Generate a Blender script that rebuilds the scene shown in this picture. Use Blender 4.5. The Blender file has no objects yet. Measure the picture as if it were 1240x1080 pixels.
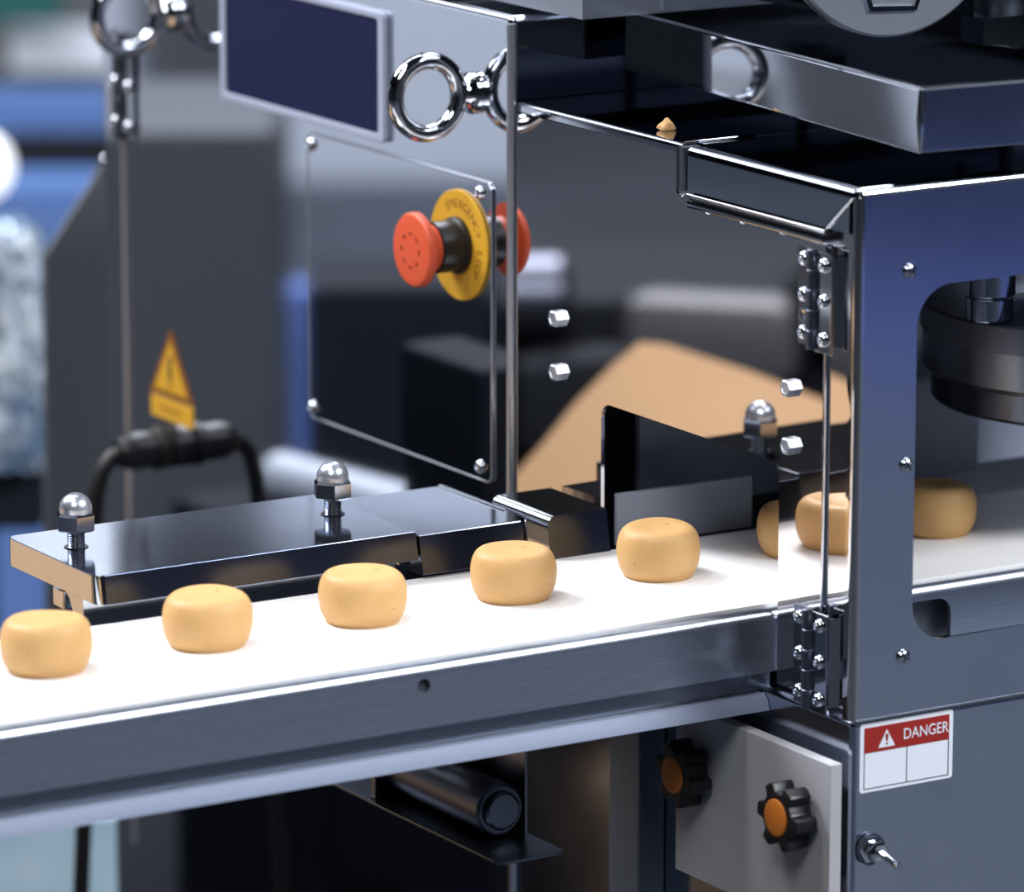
import bpy, bmesh, math, random
from mathutils import Vector, Matrix
random.seed(7)
S = 0.001                        # all builder numbers are millimetres
sc = bpy.context.scene
COL = sc.collection
PI = math.pi

# ------------------------------------------------------------------ camera
cam = bpy.data.cameras.new('camera')
co = bpy.data.objects.new('camera', cam); COL.objects.link(co)
co.location = (-1.43896682, -2.11080575, 0.65540663)
fw = Vector((0.508591, 0.832716, -0.218774)).normalized()
co.rotation_euler = fw.to_track_quat('-Z', 'Y').to_euler()
cam.sensor_fit = 'HORIZONTAL'; cam.sensor_width = 36.0
cam.lens = 36.0 * 6423.0 / 1240.0
cam.clip_start = 0.05; cam.clip_end = 200
cam.dof.use_dof = True
cam.dof.focus_distance = 2.68
cam.dof.aperture_fstop = 6.2
cam.dof.aperture_blades = 0
sc.camera = co

# ------------------------------------------------------------------ world, lamps, exposure
sc.view_settings.view_transform = 'Standard'
sc.view_settings.look = 'None'
sc.view_settings.gamma = 1.0
sc.view_settings.use_curve_mapping = False
sc.view_settings.exposure = 0.0
sc.cycles.sample_clamp_indirect = 6.0
sc.cycles.max_bounces = 10
sc.cycles.glossy_bounces = 8
w = bpy.data.worlds.new('hall_air'); sc.world = w; w.use_nodes = True
w.node_tree.nodes['Background'].inputs[0].default_value = (0.55, 0.68, 1.0, 1)
w.node_tree.nodes['Background'].inputs[1].default_value = 0.10

def area(name, loc, target, size, power, color, size_y=None):
    l = bpy.data.lights.new(name, 'AREA'); l.energy = power; l.color = color
    l.shape = 'RECTANGLE'; l.size = size; l.size_y = size_y or size
    o = bpy.data.objects.new(name, l); COL.objects.link(o)
    o.location = loc
    o.rotation_euler = (Vector(target) - Vector(loc)).to_track_quat('-Z', 'Y').to_euler()
    return o
area('stand_spotlight', (-0.95, 0.12, 2.3), (-0.1, 0.08, 0), 0.34, 16.5, (1.0, 0.97, 0.95))
area('hall_light_front', (-2.6, -2.6, 3.6), (0, 0, 0), 1.6, 92, (0.93, 0.96, 1.0))
area('hall_light_side', (2.6, -2.4, 3.8), (0, 0, 0), 1.6, 36, (0.80, 0.88, 1.0))
area('hall_light_back', (-2.0, 2.8, 3.8), (-0.6, 0.8, -0.3), 1.6, 240, (0.95, 0.96, 1.0))
area('hall_light_row', (-1.7, 6.4, 4.1), (-1.7, 6.4, -0.9), 2.6, 90, (0.93, 0.95, 1.0))
area('aisle_fill_left', (-2.8, 4.6, 4.0), (-3.0, 5.0, -0.9), 2.2, 290, (0.88, 0.93, 1.0))  # added fill for the floor and partition mirrored in door and cabinet
area('aisle_fill_right', (2.8, -3.8, 4.0), (2.8, -4.0, -0.9), 2.2, 680, (0.92, 0.96, 1.0))  # added fill brightening the floor that the front panel mirrors
area('far_stand_fill', (0.3, 2.2, 4.0), (2.5, 6.0, 0.0), 2.0, 150, (0.88, 0.94, 1.0))  # added fill aimed at the stands far behind

# ------------------------------------------------------------------ materials
def lin(c):
    return tuple(((v / 255) / 12.92 if v / 255 <= 0.04045 else ((v / 255 + 0.055) / 1.055) ** 2.4) for v in c) + (1.0,)
def mat(name, rgb, rough=0.5, metal=0.0, noise=None, bump=0.0, scale=(1, 1, 1), rvar=0.0, coat=0.0, spec=None, sss=0.0):
    """principled material; noise=(second rgb, noise scale, lo, hi) mixes a second colour; bump and rvar ride the same noise"""
    m = bpy.data.materials.new(name); m.use_nodes = True
    nt = m.node_tree; b = nt.nodes['Principled BSDF']
    b.inputs['Base Color'].default_value = lin(rgb); b.inputs['Roughness'].default_value = rough
    b.inputs['Metallic'].default_value = metal
    if coat: b.inputs['Coat Weight'].default_value = coat
    if spec is not None: b.inputs['Specular IOR Level'].default_value = spec
    if sss:
        b.inputs['Subsurface Weight'].default_value = sss
        b.inputs['Subsurface Radius'].default_value = (0.006, 0.003, 0.0015); b.inputs['Subsurface Scale'].default_value = 1.0
    if noise or bump or rvar:
        tc = nt.nodes.new('ShaderNodeTexCoord'); mp = nt.nodes.new('ShaderNodeMapping'); nz = nt.nodes.new('ShaderNodeTexNoise')
        mp.inputs['Scale'].default_value = scale
        nz.inputs['Scale'].default_value = noise[1] if noise else 20
        nz.inputs['Detail'].default_value = 5
        nt.links.new(tc.outputs['Object'], mp.inputs[0]); nt.links.new(mp.outputs[0], nz.inputs['Vector'])
        if noise:
            r = nt.nodes.new('ShaderNodeValToRGB')
            r.color_ramp.elements[0].position = noise[2]; r.color_ramp.elements[1].position = noise[3]
            r.color_ramp.elements[0].color = lin(rgb); r.color_ramp.elements[1].color = lin(noise[0])
            nt.links.new(nz.outputs['Fac'], r.inputs[0]); nt.links.new(r.outputs[0], b.inputs['Base Color'])
        if bump:
            bp = nt.nodes.new('ShaderNodeBump'); bp.inputs['Strength'].default_value = bump; bp.inputs['Distance'].default_value = 0.001
            nt.links.new(nz.outputs['Fac'], bp.inputs['Height']); nt.links.new(bp.outputs[0], b.inputs['Normal'])
        if rvar:
            mr = nt.nodes.new('ShaderNodeMapRange'); mr.inputs['To Min'].default_value = max(0.0, rough - rvar); mr.inputs['To Max'].default_value = rough + rvar
            nt.links.new(nz.outputs['Fac'], mr.inputs[0]); nt.links.new(mr.outputs[0], b.inputs['Roughness'])
    return m
M = {}
M['mirror'] = mat('mirror_steel', (205, 209, 218), 0.035, 1)
M['door'] = mat('door_steel', (226, 222, 222), 0.02, 1)
M['chrome'] = mat('chrome', (225, 228, 235), 0.07, 1)
M['satin'] = mat('satin_steel', (178, 186, 202), 0.14, 1, rvar=0.03, noise=((186, 193, 208), 30, 0.3, 0.7))
M['brushed'] = mat('brushed_steel', (190, 196, 207), 0.3, 1, noise=((170, 177, 190), 60, 0.35, 0.65), scale=(1, 8, 40), rvar=0.06)
M['plate'] = mat('ground_steel_plate', (206, 210, 218), 0.11, 1, noise=((202, 206, 214), 30, 0.35, 0.7), rvar=0.015)
M['dark_steel'] = mat('dark_steel', (92, 98, 110), 0.25, 1)
M['satin_dark'] = mat('dark_satin_steel', (120, 126, 138), 0.28, 1)
M['belt'] = mat('white_belt', (238, 236, 236), 0.55, 0, noise=((226, 222, 221), 9, 0.45, 0.8))
M['belt_edge'] = mat('belt_edge', (205, 205, 208), 0.6)
M['dough'] = mat('dough', (208, 165, 109), 0.5, 0, noise=((196, 147, 86), 55, 0.5, 0.95), bump=0.06, sss=0.12, spec=0.35)
M['speck'] = mat('dough_speck', (150, 98, 50), 0.7)
M['red'] = mat('red_plastic', (228, 92, 56), 0.5)
M['red_mark'] = mat('dark_red_print', (150, 45, 34), 0.6)
M['yellow'] = mat('yellow_plastic', (222, 168, 44), 0.5)
M['brown_print'] = mat('brown_print', (134, 80, 22), 0.6)
M['black'] = mat('black_plastic', (19, 20, 24), 0.42)
M['rubber'] = mat('black_rubber', (12, 12, 15), 0.5)
M['navy'] = mat('navy_enamel', (27, 31, 70), 0.6, spec=0.2)
M['border'] = mat('sign_border', (176, 184, 206), 0.45)
M['white'] = mat('white_sticker', (226, 230, 240), 0.5)
M['danger_red'] = mat('danger_red', (150, 34, 26), 0.5)
M['print_black'] = mat('black_print', (40, 44, 56), 0.6)
M['frost'] = mat('frosted_grey_plate', (176, 176, 182), 0.55, noise=((168, 166, 170), 12, 0.4, 0.7))
M['orange'] = mat('orange_cap', (206, 118, 40), 0.5)
M['gunmetal'] = mat('gunmetal', (96, 100, 114), 0.38, 0.9)
M['inner'] = mat('inner_grey_panel', (150, 158, 174), 0.5)
M['inner_dark'] = mat('inner_dark_panel', (46, 50, 60), 0.5)
M['hopper'] = mat('hopper_steel', (204, 210, 222), 0.3, 0.85)
M['card'] = mat('kraft_cardboard', (198, 160, 120), 0.85, noise=((188, 150, 111), 5, 0.4, 0.7))
M['card_glyph'] = mat('kraft_print', (176, 122, 72), 0.85)
M['foil'] = mat('crinkled_plastic_wrap', (232, 240, 248), 0.2, 0.2, noise=((110, 135, 165), 14, 0.4, 0.6), bump=0.5)

nt = M['dough'].node_tree; b_ = nt.nodes['Principled BSDF']; src = b_.inputs['Base Color'].links[0].from_socket
tc = nt.nodes.new('ShaderNodeTexCoord'); nz = nt.nodes.new('ShaderNodeTexNoise'); nz.inputs['Scale'].default_value = 330; nz.inputs['Detail'].default_value = 1
rp = nt.nodes.new('ShaderNodeValToRGB'); rp.color_ramp.elements[0].position = 0.74; rp.color_ramp.elements[1].position = 0.80
mx = nt.nodes.new('ShaderNodeMixRGB'); mx.inputs[2].default_value = lin((176, 118, 58))
nt.links.new(tc.outputs['Object'], nz.inputs['Vector']); nt.links.new(nz.outputs['Fac'], rp.inputs[0]); nt.links.new(rp.outputs[0], mx.inputs[0])
nt.links.new(src, mx.inputs[1]); nt.links.new(mx.outputs[0], b_.inputs['Base Color'])

# ------------------------------------------------------------------ mesh helpers
def root_of(o):
    while o.parent: o = o.parent
    return o
def finish(me, smooth=30):
    for p in me.polygons: p.use_smooth = smooth > 0
    if smooth > 0: me.set_sharp_from_angle(angle=math.radians(smooth))
def obj(name, bm, m, parent=None, origin=None, smooth=30):
    """link a bmesh (mm, world axes) as ONE object; children are stored relative to their thing's origin"""
    off = Vector(origin) if origin is not None else (root_of(parent).location / S if parent else Vector((0, 0, 0)))
    bmesh.ops.translate(bm, verts=bm.verts, vec=-off)
    bmesh.ops.scale(bm, verts=bm.verts, vec=(S, S, S))
    bmesh.ops.recalc_face_normals(bm, faces=bm.faces)
    me = bpy.data.meshes.new(name); bm.to_mesh(me); bm.free(); finish(me, smooth)
    ms = m if isinstance(m, list) else [m]
    for k in ms: me.materials.append(k)
    o = bpy.data.objects.new(name, me); COL.objects.link(o)
    if smooth > 0:           # flat faces keep flat reflections beside their bevels
        md = o.modifiers.new('weighted_normal', 'WEIGHTED_NORMAL'); md.mode = 'FACE_AREA'; md.weight = 100; md.keep_sharp = True
    if parent: o.parent = parent
    else: o.location = off * S
    return o
def tag(o, label, cat, group=None):
    o['label'] = label; o['category'] = cat
    if group: o['group'] = group
    return o
def thing(name, loc, label, cat, group=None):
    o = bpy.data.objects.new(name, None); COL.objects.link(o); o.location = Vector(loc) * S
    o.empty_display_size = 0.02
    return tag(o, label, cat, group)
def struct(o):
    o['kind'] = 'structure'; return o
def NB(): return bmesh.new()
def add(bm, src, mtx=None, mi=0):
    """merge bmesh src into bm, optionally transformed, with a material index"""
    if mtx is not None: bmesh.ops.transform(src, matrix=mtx, verts=src.verts)
    vm = {v: bm.verts.new(v.co) for v in src.verts}
    for f in src.faces:
        try:
            nf = bm.faces.new([vm[v] for v in f.verts]); nf.material_index = mi
        except ValueError: pass
    src.free(); return bm
def box(x0, x1, y0, y1, z0, z1, bev=0, seg=2):
    bm = NB(); bmesh.ops.create_cube(bm, size=1)
    bmesh.ops.scale(bm, verts=bm.verts, vec=(x1 - x0, y1 - y0, z1 - z0))
    bmesh.ops.translate(bm, verts=bm.verts, vec=((x0 + x1) / 2, (y0 + y1) / 2, (z0 + z1) / 2))
    if bev: bmesh.ops.bevel(bm, geom=bm.edges[:], offset=bev, segments=seg, profile=0.5, affect='EDGES')
    return bm
def frame_to(p, d, up=(0, 0, 1)):
    """matrix taking local +Z onto direction d at point p (local Y kept near 'up')"""
    z = Vector(d).normalized(); u = Vector(up)
    if abs(z.dot(u)) > 0.95: u = Vector((0, 1, 0))
    x = u.cross(z).normalized(); y = z.cross(x)
    m = Matrix((x, y, z)).transposed().to_4x4(); m.translation = Vector(p); return m
def lathe(prof, seg=32, mtx=None):
    bm = NB(); rings = []
    for r, h in prof:
        if r < 1e-6: rings.append([bm.verts.new((0, 0, h))])
        else: rings.append([bm.verts.new((r * math.cos(2 * PI * k / seg), r * math.sin(2 * PI * k / seg), h)) for k in range(seg)])
    for a, b in zip(rings, rings[1:]):
        for k in range(seg):
            k2 = (k + 1) % seg
            if len(a) == 1 and len(b) > 1: bm.faces.new((a[0], b[k], b[k2]))
            elif len(b) == 1 and len(a) > 1: bm.faces.new((a[k], b[0], a[k2]))
            elif len(a) > 1: bm.faces.new((a[k], b[k], b[k2], a[k2]))
    if len(rings[0]) > 1: bm.faces.new(rings[0][::-1])
    if len(rings[-1]) > 1: bm.faces.new(rings[-1])
    if mtx is not None: bmesh.ops.transform(bm, matrix=mtx, verts=bm.verts)
    return bm
def prism(pts, a, b, axis):
    """polygon pts extruded from a to b along axis; pts are the two other coordinates in x,y,z order"""
    def P(p, t): return {'x': (t, p[0], p[1]), 'y': (p[0], t, p[1]), 'z': (p[0], p[1], t)}[axis]
    bm = NB(); lo = [bm.verts.new(P(p, a)) for p in pts]; hi = [bm.verts.new(P(p, b)) for p in pts]
    n = len(pts)
    for k in range(n): bm.faces.new((lo[k], lo[(k + 1) % n], hi[(k + 1) % n], hi[k]))
    bm.faces.new(lo[::-1]); bm.faces.new(hi); return bm
def tube(pts, r, seg=12, closed=False):
    pts = [Vector(p) for p in pts]; n = len(pts); bm = NB(); rings = []
    prev = None
    for i, p in enumerate(pts):
        a = pts[(i - 1) % n] if (closed or i > 0) else p
        b = pts[(i + 1) % n] if (closed or i < n - 1) else p
        t = (b - a).normalized()
        if prev is None:
            u = Vector((0, 0, 1)) if abs(t.z) < 0.9 else Vector((1, 0, 0))
            x = u.cross(t).normalized()
        else: x = (prev - t * prev.dot(t)).normalized()
        prev = x; y = t.cross(x)
        rr = r[i] if isinstance(r, (list, tuple)) else r
        rings.append([bm.verts.new(p + (x * math.cos(2 * PI * k / seg) + y * math.sin(2 * PI * k / seg)) * rr) for k in range(seg)])
    for i in range(n if closed else n - 1):
        a, b = rings[i], rings[(i + 1) % n]
        for k in range(seg): bm.faces.new((a[k], a[(k + 1) % seg], b[(k + 1) % seg], b[k]))
    if not closed: bm.faces.new(rings[0][::-1]); bm.faces.new(rings[-1])
    return bm
def torus(R, r, mtx, seg=48, sub=16):
    return tube_m([(R * math.cos(2 * PI * k / seg), R * math.sin(2 * PI * k / seg), 0) for k in range(seg)], r, mtx, sub)
def tube_m(pts, r, mtx, sub):
    bm = tube(pts, r, sub, True); bmesh.ops.transform(bm, matrix=mtx, verts=bm.verts); return bm
def rrect(x0, x1, y0, y1, r, seg=8, corners=(1, 1, 1, 1)):
    """rounded rectangle outline, counter clockwise from lower left; corners = LL, LR, UR, UL"""
    out = []
    for (cx, cy, a0), on in zip(((x0 + r, y0 + r, PI), (x1 - r, y0 + r, 1.5 * PI), (x1 - r, y1 - r, 0), (x0 + r, y1 - r, 0.5 * PI)), corners):
        if not on:
            out.append((x0 if cx < (x0 + x1) / 2 else x1, y0 if cy < (y0 + y1) / 2 else y1)); continue
        for k in range(seg + 1):
            a = a0 + 0.5 * PI * k / seg; out.append((cx + r * math.cos(a), cy + r * math.sin(a)))
    return out
def sheet(loops, thick, mtx, bevel=0.0):
    """flat sheet from 2-D outlines (first outer, rest holes), centred on local z = 0, then transformed"""
    cu = bpy.data.curves.new('outline', 'CURVE'); cu.dimensions = '2D'; cu.fill_mode = 'BOTH'
    cu.extrude = max(0.0, thick / 2 - bevel); cu.bevel_depth = bevel; cu.bevel_resolution = 1; cu.offset = -bevel
    for lp in loops:
        sp = cu.splines.new('POLY'); sp.points.add(len(lp) - 1); sp.use_cyclic_u = True
        for q, p in zip(sp.points, lp): q.co = (p[0], p[1], 0, 1)
    o = bpy.data.objects.new('outline', cu); COL.objects.link(o)
    me = bpy.data.meshes.new_from_object(o.evaluated_get(bpy.context.evaluated_depsgraph_get()))
    bm = NB(); bm.from_mesh(me)
    bpy.data.objects.remove(o); bpy.data.curves.remove(cu); bpy.data.meshes.remove(me)
    bmesh.ops.remove_doubles(bm, verts=bm.verts, dist=1e-4)
    bmesh.ops.transform(bm, matrix=mtx, verts=bm.verts); return bm
def text_bm(s, size, mtx, thick=0.06, align='CENTER'):
    cu = bpy.data.curves.new('lettering', 'FONT'); cu.body = s; cu.size = size; cu.extrude = thick; cu.align_x = align; cu.align_y = 'CENTER'
    cu.resolution_u = 3
    o = bpy.data.objects.new('lettering', cu); COL.objects.link(o)
    me = bpy.data.meshes.new_from_object(o.evaluated_get(bpy.context.evaluated_depsgraph_get()))
    bm = NB(); bm.from_mesh(me)
    bpy.data.objects.remove(o); bpy.data.curves.remove(cu); bpy.data.meshes.remove(me)
    bmesh.ops.transform(bm, matrix=mtx, verts=bm.verts); return bm
def face_x(x, y=0.0, z=0.0):
    """local (u, v, n) -> u runs to the viewer's right (-Y), v up, n out of a -X face"""
    return Matrix(((0, 0, -1, x), (-1, 0, 0, y), (0, 1, 0, z), (0, 0, 0, 1)))
def face_y(y, x=0.0, z=0.0):
    """u along +X, v up, n out of a -Y face"""
    return Matrix(((1, 0, 0, x), (0, 0, -1, y), (0, 1, 0, z), (0, 0, 0, 1)))
def dup(src, loc=None, parent=None, label=None, deep=True):
    c = src.copy(); COL.objects.link(c); c.parent = parent
    if loc is not None: c.location = Vector(loc) * S
    if label: c['label'] = label
    for ch in (list(src.children) if deep else ()): dup(ch, None, c)
    return c

# pan-head screw, one mesh shared by every screw; local +Z points out of the surface
def screw_mesh(r=3.6, h=2.6):
    bm = lathe([(r, -0.4), (r, 0.5), (r * 0.93, h * 0.55), (r * 0.72, h * 0.9), (r * 0.5, h), (r * 0.42, h), (r * 0.36, h * 0.45), (0, h * 0.4)], 24)
    bmesh.ops.scale(bm, verts=bm.verts, vec=(S, S, S)); bmesh.ops.recalc_face_normals(bm, faces=bm.faces)
    me = bpy.data.meshes.new('screw'); bm.to_mesh(me); bm.free(); finish(me, 40); me.materials.append(M['chrome']); return me
def slot_mesh(r=3.6, h=2.6):
    bm = lathe([(r, -0.4), (r, 0.5), (r * 0.93, h * 0.55), (r * 0.6, h * 0.9), (0, h)], 24)
    add(bm, box(-r * 0.7, r * 0.7, -0.5, 0.5, h * 0.55, h * 1.02), None, 1); add(bm, box(-0.5, 0.5, -r * 0.7, r * 0.7, h * 0.55, h * 1.02), None, 1)
    bmesh.ops.scale(bm, verts=bm.verts, vec=(S, S, S)); bmesh.ops.recalc_face_normals(bm, faces=bm.faces)
    me = bpy.data.meshes.new('screw'); bm.to_mesh(me); bm.free(); finish(me, 40); me.materials.append(M['chrome']); me.materials.append(M['dark_steel']); return me
SCREW = screw_mesh(); CROSS = slot_mesh()
def screw(parent, p, d, me=None, s=1.0, spin=0.3):
    o = bpy.data.objects.new('screw', me or SCREW); COL.objects.link(o)
    r = root_of(parent).location
    m = frame_to((0, 0, 0), d) @ Matrix.Rotation(spin + random.random(), 4, 'Z')
    o.parent = parent; o.location = Vector(p) * S - r; o.rotation_euler = m.to_euler(); o.scale = (s, s, s); return o

# door plane: hinged at its near side, standing about two degrees ajar
DX, DK, DY = 9.5, 0.0306, -35.0
def door_x(y): return DX - DK * (y - DY)

# ------------------------------------------------------------------ the hall
FZ = -900.0
fl = struct(obj('floor', box(-9000, 9000, -6000, 14000, FZ - 60, FZ), mat('hall_floor', (56, 62, 72), 0.65, 0, noise=((47, 53, 62), 2, 0.4, 0.7))))
cl = struct(obj('ceiling', box(-9000, 9000, -6000, 14000, 4300, 4400), mat('hall_ceiling', (40, 44, 52), 0.9)))
wm = mat('hall_wall', (30, 33, 38), 0.8)
struct(obj('wall_back', box(-9000, 9000, 14000, 14100, FZ, 4400), mat('hall_wall_dark', (26, 29, 34), 0.8)))
struct(obj('wall_front', box(-9000, 9000, -6100, -6000, FZ, 4400), wm))
struct(obj('wall_left', box(-9100, -9000, -6000, 14000, FZ, 4400), wm))
struct(obj('wall_right', box(9000, 9100, -6000, 14000, FZ, 4400), wm))


YAW = math.radians(-31.4)
def ybox(cx, cy, z0, z1, wid, dep, yaw=YAW, bev=4):
    """box turned about Z; its front face is centred on (cx, cy), depth runs away behind it"""
    b = box(-wid / 2, wid / 2, 0, dep, z0, z1, bev)
    bmesh.ops.transform(b, matrix=Matrix.Translation((cx, cy, 0)) @ Matrix.Rotation(yaw, 4, 'Z'), verts=b.verts); return b
M['carpet'] = mat('blue_carpet', (52, 66, 122), 0.95)
M['partition'] = mat('white_partition', (222, 226, 236), 0.7)
M['case'] = mat('dark_case', (25, 29, 38), 0.75, spec=0.2)
M['case2'] = mat('charcoal_housing', (84, 86, 92), 0.5)
M['blue_panel'] = mat('blue_panel', (88, 118, 176), 0.5)
M['blue_booth'] = mat('blue_booth_panel', (120, 150, 226), 0.6)
M['pale'] = mat('pale_panel', (226, 232, 242), 0.5)
M['teal'] = mat('pale_teal_box', (150, 184, 200), 0.5, noise=((210, 220, 230), 4, 0.45, 0.6))
M['green'] = mat('dark_teal_panel', (24, 84, 82), 0.6)
M['lamp'] = mat('lamp_globe', (255, 255, 255), 0.4)
_b = M['lamp'].node_tree.nodes['Principled BSDF']; _b.inputs['Emission Color'].default_value = (0.92, 0.95, 1, 1); _b.inputs['Emission Strength'].default_value = 1.3
# blue aisle carpet on the hall floor, right of the camera
b = box(-2600, 2600, -405, 405, FZ, FZ + 6)
bmesh.ops.transform(b, matrix=Matrix.Translation((3170, -4330, 0)) @ Matrix.Rotation(math.radians(31.4), 4, 'Z'), verts=b.verts)
tag(obj('aisle_carpet', b, M['carpet'], None, (3170, -4330, FZ)), 'blue aisle carpet mirrored in the front panel of the machine', 'carpet')
M['navy_wall'] = mat('added_navy_wall', (20, 28, 48), 0.8)
tag(obj('added_navy_wall', ybox(3330, -4760, FZ, 1500, 5200, 60, math.radians(180 + 31.4)), M['navy_wall'], None, (3330, -4760, FZ)), 'added navy wall beyond the blue carpet, darkening the reflection in the upper front panel', 'partition')  # wall added to darken what the upper front panel mirrors
# partition wall across the aisle to the left, seen in the upper part of the cabinet mirror
tag(obj('partition_wall', ybox(-2928, 5794, FZ, 1600, 1040, 60, math.radians(31.4)), M['partition'], None, (-3000, 5750, FZ)), 'white partition wall mirrored in the top of the steel cabinet', 'partition')
tag(obj('dark_pillar', ybox(-2795, 5845, FZ, 1600, 225, 120, math.radians(31.4)), M['case2'], None, (-2795, 5845, FZ)), 'dark grey pillar before the partition, mirrored in the right end of the tray side', 'pillar')
# machines of the neighbouring stand, seen only as blurred reflections
tag(obj('neighbour_machine', ybox(-724, 2004, FZ, -98, 178, 300, math.radians(31.4), 8), M['case2'], None, (-738, 1995, FZ)), 'tall charcoal machine housing mirrored in the left part of the cabinet', 'machine')
nb = thing('neighbour_press', (-1010, 1450, FZ), 'dark machine of the next stand, mirrored in the guard door', 'machine')
obj('press_base', ybox(-1000, 1440, FZ, -185, 560, 260, math.radians(31.4), 14), M['case'], nb)
obj('press_drum', lathe([(20, 0), (34, 10), (34, 84), (20, 94)], 40, frame_to((-905, 1460, -176), (0.85, 0.52, 0))), M['gunmetal'], nb)
obj('press_head', lathe([(0, 0), (40, 6), (62, 30), (66, 60), (40, 84), (0, 92)], 32, Matrix.Translation((-1110, 1330, -225))), M['case'], nb)
obj('press_cover', ybox(-985, 1380, -250, -176, 150, 60, math.radians(48), 22), M['case2'], nb)
obj('press_guard', ybox(-880, 1400, -300, -214, 120, 60, math.radians(10), 22), M['case'], nb)
tag(obj('equipment_case', ybox(-640, 1460, FZ, -140, 150, 140, math.radians(31.4), 12), M['case'], None, (-640, 1460, FZ)), 'black equipment case mirrored behind the access plate', 'case')
tag(obj('reflection_blocker', box(-300, -250, 690, 795, FZ, -28, 8), M['case'], None, (-275, 740, FZ)), 'added black block keeping the cardboard out of the access plate reflection', 'chest')  # unseen block added to cut the cardboard out of the cabinet's reflection
tag(obj('bright_patch_roll', lathe([(10, 0), (17, 4), (17, 168), (10, 172)], 28, frame_to((-424, 1278, -232), (-0.11, -0.99, 0.02))), M['pale'], None, (-424, 1278, -249)), 'white roll standing in for a bright patch mirrored low in the cabinet beside the right acorn nut', 'roll')  # made-up white object in place of a bright mirrored patch
tag(obj('low_crate', box(-500, -360, 1080, 1330, FZ, -249.5, 8), M['case'], None, (-500, 1200, FZ)), 'low black crate under the white roll', 'crate')
tag(obj('blue_booth_panel', ybox(-1240, 2715, FZ, -410, 160, 40, math.radians(31.4)), M['blue_booth'], None, (-1240, 2715, FZ)), 'blue booth panel mirrored at the left edge of the access plate', 'panel')
# kraft cardboard sheet leaning on a carton, mirrored in the guard door and the end of the cover plate
N = Vector((0.62, -0.25, 0.74)).normalized(); P0 = Vector((-519, 839, -67))
def lean(x, y): return Vector((x, y, P0.z - (N.x * (x - P0.x) + N.y * (y - P0.y)) / N.z))
cs = NB(); outl_c = [lean(*p) for p in ((-519, 839), (-499, 844), (-470, 847), (-441, 845), (-402, 846), (-384, 800), (-430, 500), (-660, 480), (-660, 632), (-566, 652), (-545, 751), (-527, 821))]
lo = [cs.verts.new(p) for p in outl_c]; hi = [cs.verts.new(p - N * 5) for p in outl_c]
for k in range(len(lo)): cs.faces.new((lo[k], lo[(k + 1) % len(lo)], hi[(k + 1) % len(lo)], hi[k]))
cs.faces.new(lo); cs.faces.new(hi[::-1])
tag(obj('cardboard_sheet', cs, M['card'], None, (-450, 680, -200), smooth=0), 'tan cardboard sheet leaning at the left, mirrored in the guard door', 'cardboard')
tag(obj('bench', box(-860, -400, 370, 870, FZ, -262, 6), M['case'], None, (-630, 620, FZ)), 'added low black bench under the tan carton, darkening the lower reflections', 'bench')  # added dark block, keeps reflections below the conveyor dark
tag(obj('carton', box(-850, -690, 400, 640, -261.5, -30, 3), M['card'], None, (-770, 520, -261.5)), 'tan cardboard carton behind the leaning cardboard sheet', 'carton')
tag(obj('carton', box(-396, -330, 540, 680, FZ, -298, 3), M['card'], None, (-363, 620, FZ)), 'lower tan carton on the floor, mirrored under the frosted plate', 'carton')
rm = thing('rear_machine', (110, 952, FZ), 'dark grey sloped guard of a machine behind the far edge of the steel cabinet', 'machine')
obj('guard_plate', prism([(165, 135), (123.4, 84), (74, 20), (69, -290), (165, -290)], 950, 954, 'y'), M['case2'], rm)
obj('machine_column', box(175, 270, 954.2, 970, FZ, 140, 2), M['case2'], rm)
screw(rm, (121, 949.6, 78), (0, -1, 0), s=1.4)
# stands far behind, at the left edge of the photo
tag(obj('teal_fascia', ybox(1395, 3735, -262, -150, 150, 20), M['green'], None, (1415, 3763, -262)), 'dark teal fascia board at the top left corner, far behind', 'panel')
bo = thing('booth_counter', (1430, 3640, FZ), 'blurred white and blue booth counter far behind at the upper left', 'counter')
obj('added_bright_board', ybox(1500, 3800, 420, 1500, 190, 40), M['pale'], bo)  # unseen white board added to brighten the cover plate's reflection
obj('white_top', ybox(1481, 3722, -327, -277, 150, 60), M['pale'], bo)
obj('blue_front', ybox(1371, 3555, -376, -323, 190, 50), M['blue_panel'], bo)
obj('black_band', ybox(1303, 3362, -430, -343, 150, 40), M['case'], bo)
obj('counter_body', ybox(1490, 3850, FZ, -200, 700, 60), M['case2'], bo)
tag(obj('blue_stool', ybox(1030, 2943, FZ, -316, 170, 120), M['blue_panel'], None, (1030, 2943, FZ)), 'blurred blue display block left of the steel cabinet', 'block')
gl = thing('globe_lamp', (735, 2422, FZ), 'glowing white globe lamp cut by the left edge of the photo', 'lamp')
gb2 = NB(); bmesh.ops.create_uvsphere(gb2, u_segments=24, v_segments=14, radius=34); bmesh.ops.translate(gb2, verts=gb2.verts, vec=(732, 2424, -192))
obj('globe', gb2, M['lamp'], gl); obj('lamp_pole', tube([(732, 2424, -225), (732, 2424, FZ)], 8), M['case'], gl)
random.seed(5)
fo = NB(); bmesh.ops.create_cube(fo, size=1); bmesh.ops.subdivide_edges(fo, edges=fo.edges[:], cuts=22, use_grid_fill=True)
for v in fo.verts:
    v.co = Vector((v.co.x * 105 + random.uniform(-5, 5), v.co.y * 90 + random.uniform(-9, 9), v.co.z * 175 + random.uniform(-9, 9)))
bmesh.ops.transform(fo, matrix=Matrix.Translation((306, 1552, -168)) @ Matrix.Rotation(YAW, 4, 'Z'), verts=fo.verts)
tag(obj('wrapped_goods', fo, M['foil'], None, (306, 1552, -262), smooth=0), 'shiny plastic-wrapped goods behind the conveyor at the left edge', 'package')
tb2 = thing('side_table', (200, 1640, FZ), 'dark side table under the plastic-wrapped goods', 'table')
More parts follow.
